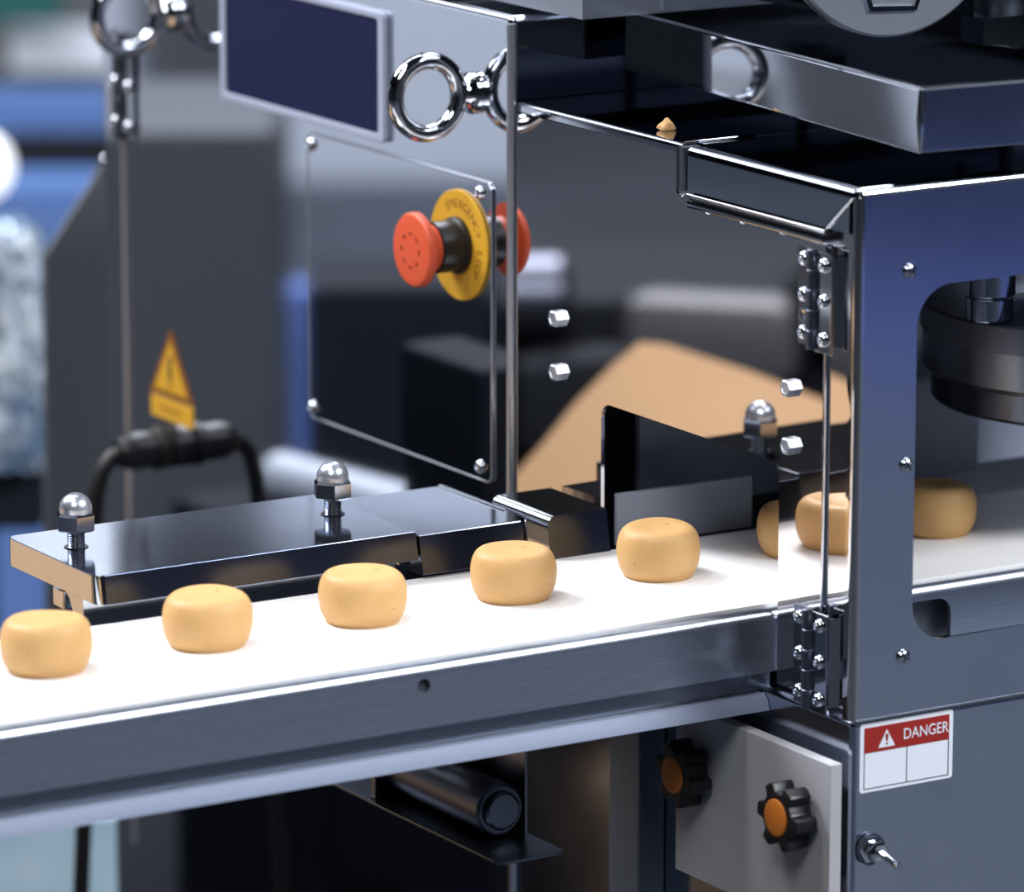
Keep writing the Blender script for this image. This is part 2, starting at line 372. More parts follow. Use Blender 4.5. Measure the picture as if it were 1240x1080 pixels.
obj('table_top', ybox(210, 1575, -310, -264, 300, 140), M['case'], tb2); obj('pedestal', ybox(120, 1680, FZ, -310, 60, 60), M['case'], tb2)
tag(obj('teal_box', ybox(462, 1766, FZ, -626, 150, 120), M['teal'], None, (462, 1766, FZ)), 'pale teal box low down under the left end of the conveyor', 'box')

# ------------------------------------------------------------------ machine enclosure (right)
enc = thing('machine_enclosure', (150, 80, -900), 'polished steel machine housing with a round-cornered window at the right', 'machine')
YF = -71.5
obj('front_panel', sheet([rrect(3.9, 420, -41, 218, 0.01, 1), rrect(35.5, 470, -6, 171.3, 20, 12, (1, 0, 0, 1))[0:0] or rrect(35.5, 400, -6, 171.3, 20, 12)], 2.0, face_y(YF + 1.0)), M['satin'], enc)
def corner_arc(cx, cy, r, a0, a1, n=8):
    return [(cx + r * math.cos(a0 + (a1 - a0) * k / n), cy + r * math.sin(a0 + (a1 - a0) * k / n)) for k in range(n + 1)]
post = [(4, YF)] + corner_arc(4, YF + 4, 4, 1.5 * PI, PI)[1:] + [(0, -64), (5.5, -64), (5.5, -42.5), (7.5, -42.5), (7.5, YF + 2.4), (4, YF + 2.4)]
obj('corner_post', prism(post, -41, 217.5, 'z'), M['door'], enc)
beam = [(12, 222)] + corner_arc(5, 217, 5, 0.5 * PI, PI)[0:] + [(0, 199.5), (3, 198.5), (8, 198.5), (12, 202)]
obj('top_beam', prism(beam, YF + 4, 77.5, 'y'), M['mirror'], enc)
tedge = [(YF + 9, 222)] + [(p[0], p[1]) for p in corner_arc(YF + 4.5, 217.5, 4.5, 0.5 * PI, PI)] + [(YF + 3, 217.5), (YF + 9, 219)]
obj('top_edge', prism(tedge, 3.5, 420, 'x'), M['chrome'], enc)
obj('corner_joint', lathe([(0, -4.4), (3.2, -3.2), (4.4, 0), (3.2, 3.2), (0, 4.4)], 20, Matrix.Translation((4.4, YF + 4.4, 217.6))), M['chrome'], enc)
obj('mitre_seam', tube([(-0.2, -66.5, 216.5), (-0.3, -46, 199.5)], 0.55, 8), M['chrome'], enc)
obj('edge_trim', tube([(-0.6, -45, 197.6), (-0.6, 76, 197.6)], 0.9), M['chrome'], enc)
obj('shadow_gap', box(0.5, 9, -45, 77, 195.0, 197.0), M['inner_dark'], enc)
lip = obj('inner_lip', box(-0.8, 6, -43, 77, 191.0, 194.6, 0.8), M['mirror'], enc)
for yy in (61, 30, -5): screw(lip, (2, yy, 191), (-0.5, 0, -1), s=0.45)
# hairpin end of the beam
obj('end_slot', box(-0.4, 10, 79.6, 84.4, 199, 221), M['inner_dark'], enc)
hp = [(-0.6, 78.8, 221), (-0.6, 78.8, 199)] + [(-0.6, 82 + 3.2 * math.cos(a), 199 + 2.4 * math.sin(a)) for a in [PI + PI * k / 8 for k in range(1, 8)]] + [(-0.6, 85.2, 199), (-0.6, 85.2, 221)]
obj('slot_rim', tube(hp, 0.7, 8), M['chrome'], enc)
plat = [(5, 222)] + corner_arc(4.5, 219.5, 2.5, 0.5 * PI, PI)[1:] + [(2, 217), (9, 217), (300, 217), (300, 222)]
obj('top_plate', prism(plat, 86, 243.4, 'y'), M['mirror'], enc)
obj('top_plate', box(12.3, 420, YF + 9.3, 85.4, 218, 221.6), M['mirror'], enc)
obj('plate_seam', tube([(4, 85.7, 222.0), (46, 85.7, 222.0)], 0.8, 8), M['chrome'], enc)
obj('lower_body', box(2.5, 420, YF + 2.2, 244, FZ + 2, -41.4, 3.5, 3), M['satin'], enc)
obj('bottom_edge', tube([(3.5, YF + 0.4, -41.2), (420, YF + 0.4, -41.2)], 0.7, 8), M['chrome'], enc)
for zz in (179.8, 84.1, -11.9): screw(enc, (30.3, YF, zz), (0, -1, 0), CROSS, 1.0)
# inside
obj('rear_wall', box(9, 420, 236, 240, -41, 216), M['inner_dark'], enc)
obj('inner_partition', box(55, 420, 205, 209, 2, 140), M['inner'], enc)
obj('inner_guard', box(11, 96, 158, 161, -2, 26, 0.6), M['inner'], enc)
obj('inner_bracket', box(150, 200, 160, 166, 5, 75, 2), M['inner_dark'], enc)
obj('inner_block', box(205, 260, 178, 190, 5, 60, 3), M['inner'], enc)
# cylinder lock in the lower panel
lk = obj('lock', lathe([(7.2, 0), (7.2, 2.5), (5.6, 3.0), (5.6, 9), (4.6, 10), (0, 10)], 6, frame_to((13.5, YF + 2.2, -107.5), (0, -1, 0))), M['chrome'], enc)
obj('lock_washer', lathe([(8.2, 0), (8.2, 1.4), (0, 1.4)], 20, frame_to((13.5, YF + 1.6, -107.5), (0, -1, 0))), M['gunmetal'], lk)
obj('key', tube([(13.5, YF - 8, -107.5), (15, YF - 16, -110.5), (16, YF - 20, -111.5)], [2.0, 1.6, 2.6], 10), M['chrome'], lk)

# ------------------------------------------------------------------ door with the belt opening
door = thing('guard_door', (0, 100, -45), 'mirror polished steel guard door with a rounded belt opening', 'door')
dm = face_x(0)
def on_door(u, v, n=0.0):  # u = -Y
    return dm @ Vector((u, v, n))
outer = [(-242.5, -45), (-172, -45), (-172, 60)]
# one outline: left leg, opening, right leg, stepped top under the beam
r1 = 8
op = [(-162, -45)] + [(-162, 75 - r1)] + [(-162 + r1 - r1 * math.cos(a), 75 - r1 + r1 * math.sin(a)) for a in [0.5 * PI * k / 8 for k in range(1, 9)]] \
    + [(-5 - r1 + r1 * math.sin(a), 73 - r1 + r1 * math.cos(a)) for a in [0.5 * PI * k / 8 for k in range(0, 9)]] + [(-5, -41)]
outl = [(-242.5, -45)] + op + [(36, -41), (36, 190.5), (-80, 190.5), (-80, 216.4), (-242.5, 216.4)]
bm = sheet([outl], 2.0, face_x(1.0))
for v in bm.verts: v.co.x += door_x(v.co.y)
obj('door_panel', bm, M['door'], door, smooth=20)
def hexbolt(parent, y, z, s=1.0):
    o = obj('hex_bolt', lathe([(4.6, 0), (4.6, 3.6), (4.0, 4.2), (2.8, 4.2), (2.6, 3.9), (0, 3.9)], 6, frame_to((door_x(y), y, z), (-1, 0, 0))), M['hopper'], parent, smooth=20)
    return o
for y, z in ((202, 113.0), (201.5, 84.4), (-4.5, 112.5), (-5.0, 83.5)): hexbolt(door, y, z)
obj('door_hem', tube([(7.4, -38.4, -41), (7.4, -38.4, 191)], 3.0, 16), M['mirror'], door)
def hinge(parent, yk, xk, z0, z1, n_left=3, extra=True):
    """butt hinge on a -X face: knuckle at yk, leaves to both sides, screws left and right"""
    h = obj('hinge', box(xk + 0.6, xk + 2.4, yk + 1.0, yk + 13.0, z0 + 2, z1, 0.4), M['satin_dark'], parent)
    obj('hinge_leaf', box(xk + 0.6, xk + 2.6, yk - 15.5, yk - 1.6, z0, z1 - 1, 0.5), M['mirror'], h)
    if extra: obj('hinge_spacer', box(xk + 2.6, 5.5, yk - 12, yk - 5, z0 + 3, z1 - 4), M['mirror'], h)
    L = (z1 - z0 - 1) / 5
    for k in range(5):
        obj('knuckle', lathe([(2.5, 0), (3.0, 0.5), (3.0, L - 0.7), (2.5, L - 0.2)], 18, Matrix.Translation((xk, yk, z0 + 1 + k * L))), M['gunmetal'], h)
    for f in (0.88, 0.53, 0.16):
        screw(h, (xk + 0.6, yk + 7.5, z0 + f * (z1 - z0)), (-1, 0, 0))
        screw(h, (xk + 0.6, yk - 9.5, z0 + (f - 0.02) * (z1 - z0)), (-1, 0, 0))
    if extra: obj('hinge_nut', lathe([(3.6, 0), (3.6, 1.6), (2.2, 1.6), (0, 1.2)], 6, frame_to((xk + 1.2, yk + 7.0, z0 + 0.33 * (z1 - z0)), (-1, 0, 0))), M['chrome'], h)
    return h
hinge(door, -37, -2.5, 138, 188.5)
hinge(door, -37, -2.5, -42.5, 9.5)

# ------------------------------------------------------------------ cabinet (left)
cab = thing('control_cabinet', (180, 470, -900), 'tall mirror polished steel cabinet behind the conveyor, with bolted access plate', 'cabinet')
obj('cabinet_body', box(0, 360, 245.5, 720, FZ, 267, 4, 4), M['mirror'], cab)
ap = obj('access_plate', sheet([rrect(-463.5, -264, 12, 175.5, 5, 6)], 1.2, face_x(-0.6), 0.3), M['mirror'], cab)
obj('plate_rim', tube([(-1.1, yy, zz) for yy, zz in [(-p[0], p[1]) for p in rrect(-463.3, -264.2, 12.2, 175.3, 5, 6)]], 0.55, 6, True), M['hopper'], ap)
for y, z in ((276, 168.8), (275.5, 19.4), (459, 169.2), (459.3, 18.2)): screw(ap, (-1.2, y, z), (-1, 0, 0), s=1.05)
obj('near_corner_bead', tube([(0.6, 246.6, 8), (0.6, 246.6, 263)], 2.7, 16), M['hopper'], cab)
hinge(cab, 690, -2.5, 139, 205, extra=False)
obj('door_bead', tube([(-1.0, 690, -300), (-1.0, 690, 139)], 1.5, 10), M['hopper'], cab)

# ------------------------------------------------------------------ conveyor
cv = thing('belt_conveyor', (-100, 78, -60), 'flat conveyor with a white belt and brushed steel side rails', 'conveyor')
obj('belt', box(-560, 330, 11.5, 147, -2.2, 0, 0.5), M['belt'], cv)
obj('belt_bed', box(-556, 330, 14, 145, -7, -2.6), M['dark_steel'], cv)
R = 5.5
prof = [(12.5, -1.8)] + [(12 + R * math.cos(a), -2.0 - R + R * math.sin(a)) for a in [PI * 0.5 + 0.5 * PI * k / 8 for k in range(9)]] + [(6.5, -34), (9.0, -34), (9.0, -8.5), (12.5, -4)]
rail = obj('side_rail', prism(prof, -560, 330, 'x'), M['brushed'], cv)
def cut(o, bms):
    cb = NB()
    for b in bms: add(cb, b)
    off = root_of(o).location / S
    bmesh.ops.translate(cb, verts=cb.verts, vec=-off); bmesh.ops.scale(cb, verts=cb.verts, vec=(S, S, S)); bmesh.ops.recalc_face_normals(cb, faces=cb.faces)
    me = bpy.data.meshes.new('cutter'); cb.to_mesh(me); cb.free()
    c = bpy.data.objects.new('cutter', me); COL.objects.link(c)
    c.parent = o.parent
    wn = o.modifiers.get('weighted_normal')
    if wn: o.modifiers.remove(wn)
    md = o.modifiers.new('cut', 'BOOLEAN'); md.object = c; md.operation = 'DIFFERENCE'; md.solver = 'EXACT'
    bpy.context.view_layer.update()
    nm = bpy.data.meshes.new_from_object(o.evaluated_get(bpy.context.evaluated_depsgraph_get()))
    o.modifiers.remove(o.modifiers['cut']); old = o.data; nm.name = old.name; o.data = nm; finish(nm, 30)
    bpy.data.objects.remove(c); bpy.data.meshes.remove(me); bpy.data.meshes.remove(old)
    md = o.modifiers.new('weighted_normal', 'WEIGHTED_NORMAL'); md.mode = 'FACE_AREA'; md.weight = 100; md.keep_sharp = True
cut(rail, [lathe([(3.6, 0), (3.6, 8)], 24, frame_to((-195.3, 11, -13.0), (0, -1, 0))),
           prism([(30, -40)] + [(30, -10)] + [(108 + 8 * math.sin(a), -18 + 8 * math.cos(a)) for a in [0.5 * PI * k / 8 for k in range(9)]] + [(116, -40)], 4, 12, 'y')])
obj('rail_hole', lathe([(3.6, 0), (3.6, 1)], 20, frame_to((-195.3, 9.6, -13.0), (0, -1, 0))), M['inner_dark'], cv)
obj('rear_rail', prism([(147.3, -1.5), (147.9, -1.5), (147.9, -34), (147.3, -34)], -560, 330, 'x'), M['brushed'], cv)
tr = [(6.5, -44.2), (150, -44.0), (150, -46), (6.5, -46)]
M['lip'] = mat('reflection_pale_lip', (122, 132, 156), 0.55, 0.0)  # pale colour stands in for bright reflections on the steel lip
obj('tray_lip', prism([(7.0, -44.0), (4.0, -47.0), (2.0, -52.4), (3.4, -52.8), (5.4, -47.6), (7.0, -45.6)], -560, 2.2, 'x'), M['lip'], cv)
obj('drip_tray', prism(tr, -560, 0.5, 'x'), M['brushed'], cv)
obj('lower_side', box(-556, 8, 11, 13, -44, -33.5), M['satin_dark'], cv)
obj('belt_frame', box(-556, 330, 16, 146, -33, -8), M['inner_dark'], cv)

# ------------------------------------------------------------------ dough pieces
def dough_mesh(seed):
    kp = [(0, 25.2), (5, 25.4), (10, 26.3), (14.5, 26.9), (17.8, 26.2), (20.4, 23.8), (22.0, 19.8), (22.6, 15), (22.3, 10), (21.3, 5.6), (19.6, 2.2), (18.2, 0.5), (17.0, 0), (0, 0)]
    pr = []
    for a, b in zip(kp, kp[1:]):
        i = kp.index(a); p0 = kp[max(0, i - 1)]; p3 = kp[min(len(kp) - 1, i + 2)]
        n = 1 if a[0] == 17.0 else 4
        for q in range(n):
            t = q / n
            pr.append(tuple(max(0.0, 0.5 * (2 * a[d] + (b[d] - p0[d]) * t + (2 * p0[d] - 5 * a[d] + 4 * b[d] - p3[d]) * t * t + (3 * a[d] - p0[d] - 3 * b[d] + p3[d]) * t ** 3)) for d in (0, 1)))
    pr.append((0, 0)); pr[0] = (0, kp[0][1])
    bm = lathe(pr, 48); rnd = random.Random(seed); ph = [rnd.uniform(0, 6.28) for _ in range(6)]
    for v in bm.verts:
        a = math.atan2(v.co.y, v.co.x); r = math.hypot(v.co.x, v.co.y); z = v.co.z
        k = 1 + 0.014 * math.sin(2 * a + ph[0]) + 0.010 * math.sin(3 * a + ph[1]) + 0.006 * math.sin(5 * a + ph[2]) * (z / 27)
        v.co.x *= k; v.co.y *= k
        v.co.z *= 1 + 0.022 * math.sin(a + ph[3]) * (r / 22) + 0.012 * math.sin(2 * a + ph[4]) * (r / 22)
    bmesh.ops.scale(bm, verts=bm.verts, vec=(S, S, S)); bmesh.ops.recalc_face_normals(bm, faces=bm.faces)
    me = bpy.data.meshes.new('dough_round'); bm.to_mesh(me); bm.free(); finish(me, 60); me.materials.append(M['dough']); return me
dl = ['round pale dough piece at the left end of the row on the white belt',
      'round dough piece second from the left, in front of the cover plate corner',
      'round dough piece third from the left, in front of the right acorn nut',
      'round dough piece fourth from the left, in front of the gap between the guide blocks',
      'round dough piece entering the door opening, last one in full light',
      'dough piece inside the machine, half hidden by the edge of the door opening',
      'shaded dough piece on the belt behind the window of the machine']
for k in range(7):
    o = bpy.data.objects.new('dough_piece', dough_mesh(k + 11)); COL.objects.link(o)
    o.location = Vector((-357.5 + 87.4 * k, 84.5 + 1.15 * k, 0.05)) * S
    o.rotation_euler = (0, 0, 0.25 * math.sin(k * 2.1)); o.scale = (0.965 + 0.01 * math.sin(k * 3), 0.96, 0.955 + 0.012 * math.cos(k * 5))
    tag(o, dl[k], 'dough', 'dough rounds in a row on the white belt')

# ------------------------------------------------------------------ cover plate and guide blocks behind the belt
cvp = thing('cover_plate', (-207, 198, -34), 'flat steel cover plate with rounded corners behind the belt at the left', 'cover')
out = rrect(-298.5, -116.5, 148.5, 248, 6, 6, (1, 0, 0, 1))
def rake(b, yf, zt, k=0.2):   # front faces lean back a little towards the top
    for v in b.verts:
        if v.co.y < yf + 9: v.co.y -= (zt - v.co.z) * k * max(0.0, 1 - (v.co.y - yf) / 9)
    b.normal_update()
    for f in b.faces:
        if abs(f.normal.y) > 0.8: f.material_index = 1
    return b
M['plate_face'] = mat('darkened_plate_face', (84, 92, 112), 0.2, 1)  # dark colour on front faces replaces the dark reflection on the steel
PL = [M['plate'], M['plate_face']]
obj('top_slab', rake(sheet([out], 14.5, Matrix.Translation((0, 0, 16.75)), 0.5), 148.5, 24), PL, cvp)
legp = [(163, 9.8), (163, -20), (175, -20), (175, 2), (178, 7), (183, 9.8)]
obj('leg', prism(legp, -298, -120, 'x'), M['plate'], cvp)
obj('peg', box(-297, -285, 186, 200, -2, 9.6, 2), M['plate'], cvp)
gb = thing('guide_block', (-82, 190, -34), 'low polished steel guide block right of the cover plate', 'block')
out = rrect(-115.5, -48.5, 147, 238, 7, 6, (0, 1, 0, 0))
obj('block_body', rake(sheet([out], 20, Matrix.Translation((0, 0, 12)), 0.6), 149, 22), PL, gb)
obj('edge_highlight_strip', box(-50.5, -48.2, 172, 238, 20, 22.9, 0.5), M['chrome'], gb)  # chrome strip added as the highlight along the block's rounded edge
g2 = thing('guide_block', (-20, 175, -34), 'small steel guide block with a rounded top corner against the guard door', 'block')
pf = [(-38, -12), (-38, 16)] + [(-38 + 6 * (1 - math.cos(a)), 16 + 6 * math.sin(a)) for a in [0.5 * PI * k / 6 for k in range(1, 7)]] + [(-1.5, 22), (-1.5, -12)]
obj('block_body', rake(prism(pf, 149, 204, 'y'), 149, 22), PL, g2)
def acorn(x, y, z, label):
    n = thing('acorn_nut', (x, y, z), label, 'nut', 'acorn nuts on the cover plate')
    st = [(4.6, 0)]
    for k in range(7): st += [(4.6, 0.4 + k * 1.25), (3.9, 1.0 + k * 1.25)]
    obj('stud', lathe(st + [(4.4, 9.5)], 20, Matrix.Translation((x, y, z))), M['satin'], n)
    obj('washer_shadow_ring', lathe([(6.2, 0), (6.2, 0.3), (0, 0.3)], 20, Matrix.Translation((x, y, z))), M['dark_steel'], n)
    obj('hex_nut', lathe([(9.2, 0), (10.4, 0.9), (10.4, 8.2), (9.0, 9.4), (7, 9.4)], 6, Matrix.Translation((x, y, z + 8.6)) @ Matrix.Rotation(0.12, 4, 'Z')), M['satin'], n, smooth=25)
    obj('dome_cap', lathe([(8.2, 0), (8.3, 2.0)] + [(8.3 * math.cos(a), 2.0 + 8.0 * math.sin(a)) for a in [0.5 * PI * k / 10 for k in range(1, 10)]] + [(0, 10.0)], 32, Matrix.Translation((x, y, z + 17.8))), M['hopper'], n)
    return n
acorn(-278.2, 209, 24.1, 'steel acorn nut on a threaded stud at the left end of the cover plate')
acorn(-133.2, 204, 24.1, 'steel acorn nut on a threaded stud at the right end of the cover plate')

# ------------------------------------------------------------------ things on the cabinet face
def eyebolt(y, z, label):
    t = thing('eye_bolt', (0, y, z), label, 'eye bolt', 'lifting eye bolts on the cabinet')
    obj('ring', torus(19.5, 4.6, frame_to((-29, y, z - 1), (0, -1, 0.0)) @ Matrix.Rotation(0.0, 4, 'X')), M['chrome'], t)
    obj('collar', lathe([(10.5, 0), (11.2, 1.0), (11.2, 3.2), (9.2, 4.6), (7.4, 6.2), (6.6, 8.5)], 28, frame_to((0, y, z - 1), (-1, 0, 0))), M['chrome'], t)
    return t
eyebolt(284, 222.5, 'chrome lifting eye bolt to the right of the navy sign')
eyebolt(629, 224, 'blurred chrome lifting eye bolt at the far top left of the cabinet')

es = thing('emergency_stop', (0, 295.6, 137.7), 'red mushroom emergency stop button on a round yellow plate', 'button')
ce = (-1.3, 295.6, 137.7)
pl = obj('yellow_plate', lathe([(29.2, 0), (30, 0.4), (30, 1.6), (29.2, 2.0), (0, 2.0)], 56, frame_to(ce, (-1, 0, 0))), M['yellow'], es)
tb = NB()
word = 'EMERGENCY STOP'
for i, chh in enumerate(word):
    a = math.radians(118 - i * 12.0)
    if chh != ' ':
        add(tb, text_bm(chh, 7.0, face_x(-3.3, 295.6, 137.7) @ Matrix.Translation((22.5 * math.cos(a), 22.5 * math.sin(a), 0)) @ Matrix.Rotation(a - PI / 2, 4, 'Z')))
lt = obj('lettering', tb, M['brown_print'], pl)
obj('black_body', lathe([(15.4, 2), (15.4, 4.5), (14.0, 5.5), (14.0, 18.0), (12.5, 18.6)], 36, frame_to(ce, (-1, 0, 0))), M['black'], es)
bt = obj('red_button', lathe([(12.6, 17.6), (12.8, 21), (13.5, 23.0), (19.0, 25.6), (20.2, 26.6), (20.2, 29.4), (19.2, 30.8), (16.5, 31.4), (0, 31.6)], 48, frame_to(ce, (-1, 0, 0))), M['red'], es)
mk = NB()
for k in range(8):
    a = 2 * PI * k / 8
    add(mk, sheet([rrect(-1.5, 1.5, -0.6, 0.6, 0.3, 2)], 0.3, face_x(-32.9, 295.6, 137.7) @ Matrix.Rotation(a, 4, 'Z') @ Matrix.Translation((0, 9.2, 0))))
obj('arrow_marks', mk, M['red_mark'], bt)['kind'] = 'stuff'

sg = thing('navy_sign', (-2, 468, 216), 'blank dark navy sign plate with a pale raised border', 'sign')
obj('border', sheet([rrect(-562, -374.5, 181.6, 253.5, 3.5, 5), rrect(-556, -380.5, 186.2, 249.6, 2.5, 5)], 3.4, face_x(-1.9), 0.6), M['border'], sg)
obj('face', sheet([rrect(-556.5, -380, 185.8, 250, 2.5, 5)], 2.6, face_x(-1.5)), M['navy'], sg)

ws = thing('voltage_warning_sticker', (-0.5, 633, 5), 'yellow electrical warning triangle with a small label under it', 'sticker')
tri = [(-662, -9), (-606, -9), (-634, 33)]
def inset(t, k):
    cx = sum(p[0] for p in t) / 3; cy = sum(p[1] for p in t) / 3
    return [(cx + (p[0] - cx) * k, cy + (p[1] - cy) * k) for p in t]
obj('triangle_border', sheet([tri], 0.5, face_x(-0.4)), M['brown_print'], ws)
obj('triangle_face', sheet([inset(tri, 0.74)], 0.6, face_x(-0.75)), M['yellow'], ws)
obj('lightning_mark', sheet([[(-634.5, 17), (-637, 5), (-634.2, 6), (-635.5, -4), (-631, 8), (-634, 7), (-631.5, 17)]], 0.4, face_x(-1.2)), M['print_black'], ws)
lb = obj('text_label', sheet([rrect(-660, -607, -23, -10, 1, 2)], 0.6, face_x(-0.4)), M['yellow'], ws)
obj('printed_line', sheet([rrect(-648, -622, -17, -15.8, 0.3, 2)], 0.4, face_x(-0.8)), M['brown_print'], lb)

cn = thing('cable_connector', (0, 630, -37), 'black cable connector on the cabinet with its cable hanging down', 'cable')
obj('connector_shell', lathe([(12.5, 0), (12.5, 6), (10.6, 7), (11.0, 16), (11.6, 28), (10.2, 35), (8, 39)], 28, frame_to((0, 630, -37), (-1, 0, 0))), M['black'], cn)
obj('locking_ring', lathe([(12.6, 9), (13.2, 10), (13.2, 15), (12.6, 16)], 28, frame_to((0, 630, -37), (-1, 0, 0))), M['rubber'], cn)
cp = [(-36, 630, -37), (-43, 630, -39), (-50, 630, -47), (-54, 630, -62), (-57, 630, -90), (-62, 630, -200), (-69, 630, -310), (-78, 630, -480), (-82, 632, -700), (-80, 640, -897)]
obj('cable', tube(cp, 5.0, 14), M['rubber'], cn)

# ------------------------------------------------------------------ stickers on the front
dg = thing('danger_sticker', (35, YF + 2.0, -61), 'white and red DANGER sticker under the front panel edge', 'sticker')
fy = face_y(YF + 2.2)
obj('sticker_sheet', sheet([rrect(7, 62.8, -78.6, -43.6, 1.6, 4)], 0.3, fy @ Matrix.Translation((0, 0, 0.15))), M['white'], dg)
obj('red_banner', sheet([rrect(9.3, 60.4, -58.6, -45.8, 0.2, 1)], 0.3, fy @ Matrix.Translation((0, 0, 0.35))), M['danger_red'], dg)
ln = NB()
for a in ((9.3, 60.4, -77.0, -76.6), (9.3, 9.7, -77, -58), (60.0, 60.4, -77, -58), (34.8, 35.2, -77, -58.6)):
    add(ln, sheet([rrect(a[0], a[1], a[2], a[3], 0.05, 1)], 0.3, fy @ Matrix.Translation((0, 0, 0.32))))
obj('cell_outline', ln, M['print_black'], dg)
wt = obj('warning_triangle', sheet([[(17.6, -56.8), (27.6, -56.8), (22.6, -48.0)]], 0.3, fy @ Matrix.Translation((0, 0, 0.6))), M['white'], dg)
ex = NB(); add(ex, sheet([[(22.1, -53.6), (23.1, -53.6), (23.35, -50.2), (21.85, -50.2)]], 0.3, fy @ Matrix.Translation((0, 0, 0.85)))); add(ex, sheet([rrect(22.05, 23.15, -55.6, -54.5, 0.4, 3)], 0.3, fy @ Matrix.Translation((0, 0, 0.85))))
obj('exclamation_mark', ex, M['danger_red'], wt)
obj('danger_lettering', text_bm('DANGER', 7.9, fy @ Matrix.Translation((46.2, -52.2, 0.6)) @ Matrix.Diagonal((0.86, 1, 1, 1)), 0.12), M['white'], dg)

# ------------------------------------------------------------------ frosted plate with knobs, below
kp = thing('mounting_plate', (-9, 0, -150), 'pale frosted mounting plate under the conveyor end', 'plate')
obj('plate_sheet', box(-12, -5, -71.8, 65.5, -149.5, -60.8, 0.6), M['frost'], kp)
obj('spacer', box(-5, 2.4, -60, -50, -120, -80), M['black'], kp)
obj('spacer', box(-5, 2.4, 40, 50, -120, -80), M['black'], kp)
def knob(y, z, label, rot):
    t = thing('star_knob', (-12, y, z), label, 'knob', 'star knobs on the frosted plate')
    out = []
    for k in range(120):
        a = 2 * PI * k / 120
        r = 15.0 + 2.4 * math.tanh(3.2 * math.cos(6 * a + rot)); out.append((r * math.cos(a), r * math.sin(a)))
    obj('grip', sheet([out], 13, face_x(-20.5, y, z), 1.4), M['black'], t)
    obj('hub', lathe([(9, 0), (9, 3)], 24, frame_to((-12, y, z), (-1, 0, 0))), M['black'], t)
    obj('orange_cap', lathe([(9.6, 0), (9.4, 1.0), (8.0, 1.8), (0, 2.0)], 32, frame_to((-26.6, y, z), (-1, 0, 0))), M['orange'], t)
knob(-47.2, -91.2, 'black star knob with orange cap, at the right side of the frosted plate', 0.4)
knob(45.6, -92.4, 'black star knob with orange cap, at the left end of the frosted plate', 1.2)

# ------------------------------------------------------------------ under the conveyor
ut = thing('drain_shelf', (-140, 120, -116), 'dark polished shelf bracket under the conveyor', 'shelf')
obj('shelf_sheet', sheet([rrect(-143.5, -104, 23, 250, 5, 6)], 1.6, Matrix.Translation((0, 0, -115)), 0.3), M['dark_steel'], ut)
obj('shelf_wall', box(-105.6, -104, 60, 250, -114, -58, 0.4), M['satin_dark'], ut)
mo = thing('drive_motor', (-122, 120, -100), 'dark round drive motor above the shelf bracket under the conveyor', 'motor')
obj('motor_body', lathe([(12, 0), (13.5, 1.5), (13.5, 90), (11, 92)], 32, frame_to((-121, 58, -99.5), (0, 1, 0))), M['gunmetal'], mo)
obj('end_cap', lathe([(10, 0), (10, 2), (8.5, 3), (0, 3)], 32, frame_to((-121, 58, -99.5), (0, -1, 0))), M['dark_steel'], mo)
obj('mounting_face', box(-140, -106, 150, 156, -114, -56, 1), M['satin_dark'], mo)
po = tag(obj('support_post', box(-14, 2.3, 97, 126, FZ, -53.5, 1.5), mat('post_grey', (112, 122, 136), 0.35, 0.5), None, (-6, 110, FZ)), 'grey steel support post under the conveyor left of the knobs', 'post')

# ------------------------------------------------------------------ on top: catch tray, hopper, drum, clamp
TA = math.radians(-4.6)
tm = Matrix.Translation((33.5, -74, 237)) @ Matrix.Rotation(TA, 4, 'Z')
ct = thing('catch_tray', (120, 60, 222), 'deep polished steel catch tray standing on top of the machine housing', 'tray')
def tray_part(name, b, m):
    bmesh.ops.transform(b, matrix=tm, verts=b.verts); return obj(name, b, m, ct)
M['dimmed_tray_steel'] = mat('dimmed_tray_steel', (112, 117, 126), 0.06, 1)  # darkened copy of the tray's steel, dims reflections on floor and inner walls
tray_part('tray_floor', box(1, 300, 1, 300, 0, 1.6), M['dimmed_tray_steel'])
tray_part('tray_wall', box(0, 1.6, 0, 300, 0, 31, 0.7), M['mirror'])
tray_part('tray_wall', box(1.6, 300, 0, 1.6, 0, 31, 0.7), M['satin'])
tray_part('tray_wall', box(298.4, 300, 1.6, 300, 0, 31, 0.7), M['dimmed_tray_steel'])
tray_part('tray_wall', box(1.6, 298.4, 298.4, 300, 0, 31, 0.7), M['dimmed_tray_steel'])
tray_part('rim', tube([(0.4, 300, 31), (0.4, 0.4, 31), (300, 0.4, 31)], 1.2, 10), M['chrome'])
tray_part('corner_weld', tube([(0.3, 0.3, 1), (0.2, 0.2, 16), (0.3, 0.3, 31)], [1.0, 2.2, 1.2], 12), M['chrome'])
for (x, y) in ((150, 12), (250, 12), (200, 240), (285, 280)):
    tray_part('foot', lathe([(4, -14.9), (4, -0.2)], 12, Matrix.Translation((x, y, 0))), M['satin'])
hp_ = thing('box_hopper', (80, 270, 270), 'pale steel box hopper above the tray at the top edge of the photo', 'hopper')
obj('hopper_body', prism([(12, 195), (150, 195), (150, 330), (12, 330)], 270.5, 400, 'z'), M['hopper'], hp_)
obj('hopper_rib', box(60, 62.5, 192.5, 195, 272, 400, 0.5), M['hopper'], hp_)
dr = thing('round_drum', (108, 90, 272), 'round grey flanged drum hanging over the catch tray', 'drum')
fd = frame_to((108, 60, 342), (0, -1, 0))
obj('flange', lathe([(62, 0), (70.3, 0), (70.3, 6), (69, 7), (62, 7)], 72, fd), M['hopper'], dr)
M['drum_face'] = mat('drum_face', (118, 126, 138), 0.4, 0.5)
obj('drum_face', lathe([(62, -1), (62, 5.0), (0, 5.0)], 72, fd), M['drum_face'], dr)
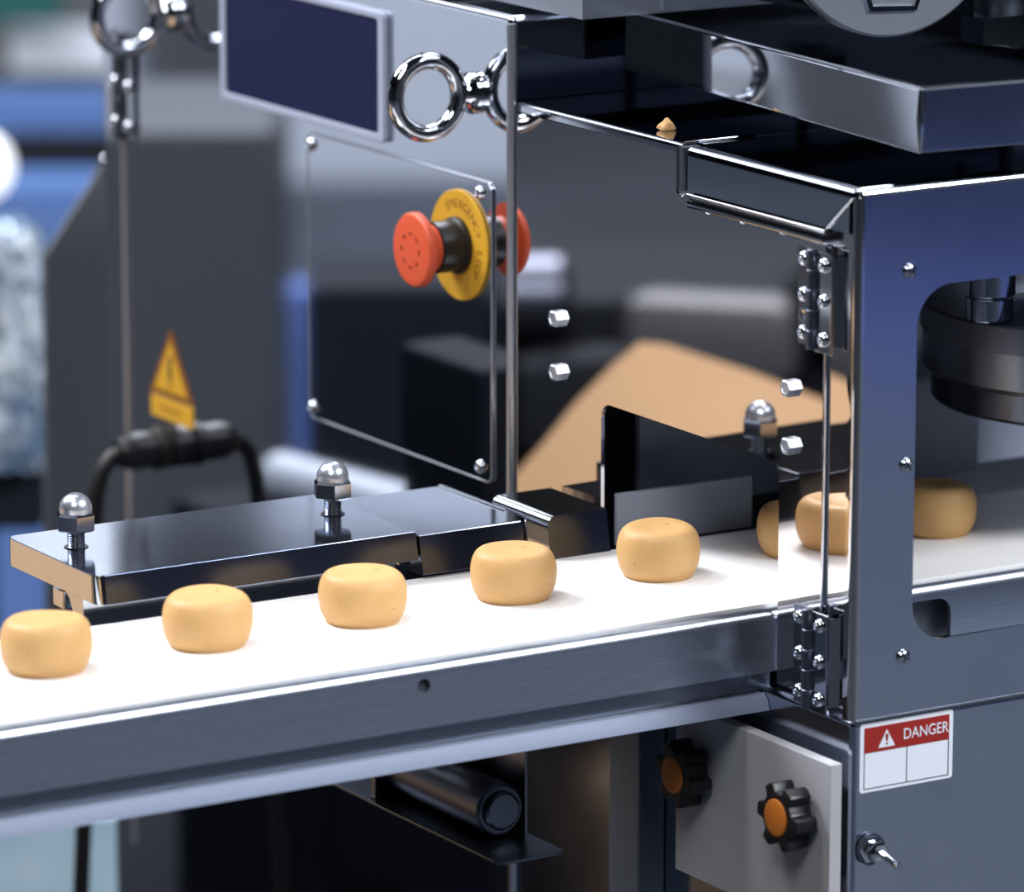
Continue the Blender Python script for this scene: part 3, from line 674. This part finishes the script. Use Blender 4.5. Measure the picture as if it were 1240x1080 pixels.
obj('drum_body', lathe([(64, -120), (64, -1)], 72, fd), M['satin'], dr)
obj('window_frame', sheet([[(92, 286), (121, 284.5), (134, 320), (80, 320)], [(94, 288.4), (119.5, 287), (130, 318), (84, 318)]], 4, face_y(53.5)), M['chrome'], dr)
obj('window_pane', sheet([[(94, 288.4), (119.5, 287), (130, 318), (84, 318)]], 1.0, face_y(54.6)), M['inner_dark'], dr)
kb = thing('clamp_block', (205, 110, 250), 'small chamfered steel clamp block behind the tray at the top right', 'clamp')
obj('clamp_body', prism([(193, 270), (240, 270), (240, 256), (213, 252), (206, 256), (193, 256)], 92, 112, 'y'), M['chrome'], kb)
obj('clamp_shaft', lathe([(13, 0), (13, 60)], 28, Matrix.Translation((222, 118, 254))), M['satin_dark'], kb)
cr = NB(); bmesh.ops.create_icosphere(cr, subdivisions=3, radius=1)
for v in cr.verts:
    p = v.co.copy(); k = 1 + 0.28 * math.sin(5 * p.x + 2 * p.z) + 0.18 * math.sin(7 * p.y + 4 * p.z); v.co = Vector((p.x * 3.4 * k * (1 - 0.45 * p.z) + 18, p.y * 3.4 * k * (1 - 0.45 * p.z) + 123.5, 225.0 + p.z * 3.6))
tag(obj('dough_crumb', cr, M['dough'], None, (18, 123.5, 222), smooth=180), 'tiny dough crumb lying on the polished top plate', 'crumb')

# ------------------------------------------------------------------ rotary cutter inside the housing
rc = thing('rotary_shutter', (262, 82, 70), 'dark round rotary head inside the machine window', 'rotary head')
obj('upper_ring', lathe([(78, 0), (92, 0), (92.5, 1), (92.5, 14), (91.5, 15), (40, 15)], 72, Matrix.Translation((262, 82, 102))), M['gunmetal'], rc)
obj('lower_ring', lathe([(70, 0), (88, 0), (91, 3), (91, 22)], 72, Matrix.Translation((262, 82, 79.8))), M['satin_dark'], rc)
obj('die_plate', lathe([(60, 0), (84, 0), (86, 2), (86, 15.5)], 60, Matrix.Translation((262, 82, 64))), M['dark_steel'], rc)
obj('die_rim', lathe([(50, 0), (64, 0), (66, 1), (66, 5)], 60, Matrix.Translation((262, 82, 58.6))), M['satin'], rc)
kn = thing('shaft_knob', (181, 66, 117), 'short two-stepped steel shaft with a lever arm inside the machine window', 'shaft')
obj('shaft', lathe([(12.0, 0), (12.4, 0.6), (12.4, 11.4), (11.8, 12)], 32, Matrix.Translation((181, 66, 117.3))), M['satin'], kn)
obj('shaft_head', lathe([(12.8, 0), (13.4, 0.6), (13.4, 13), (12.8, 13.6)], 32, Matrix.Translation((181, 66, 130.2))), M['satin'], kn)
obj('lever_arm', box(191, 300, 60, 72, 118, 128, 1.2), M['satin'], kn)
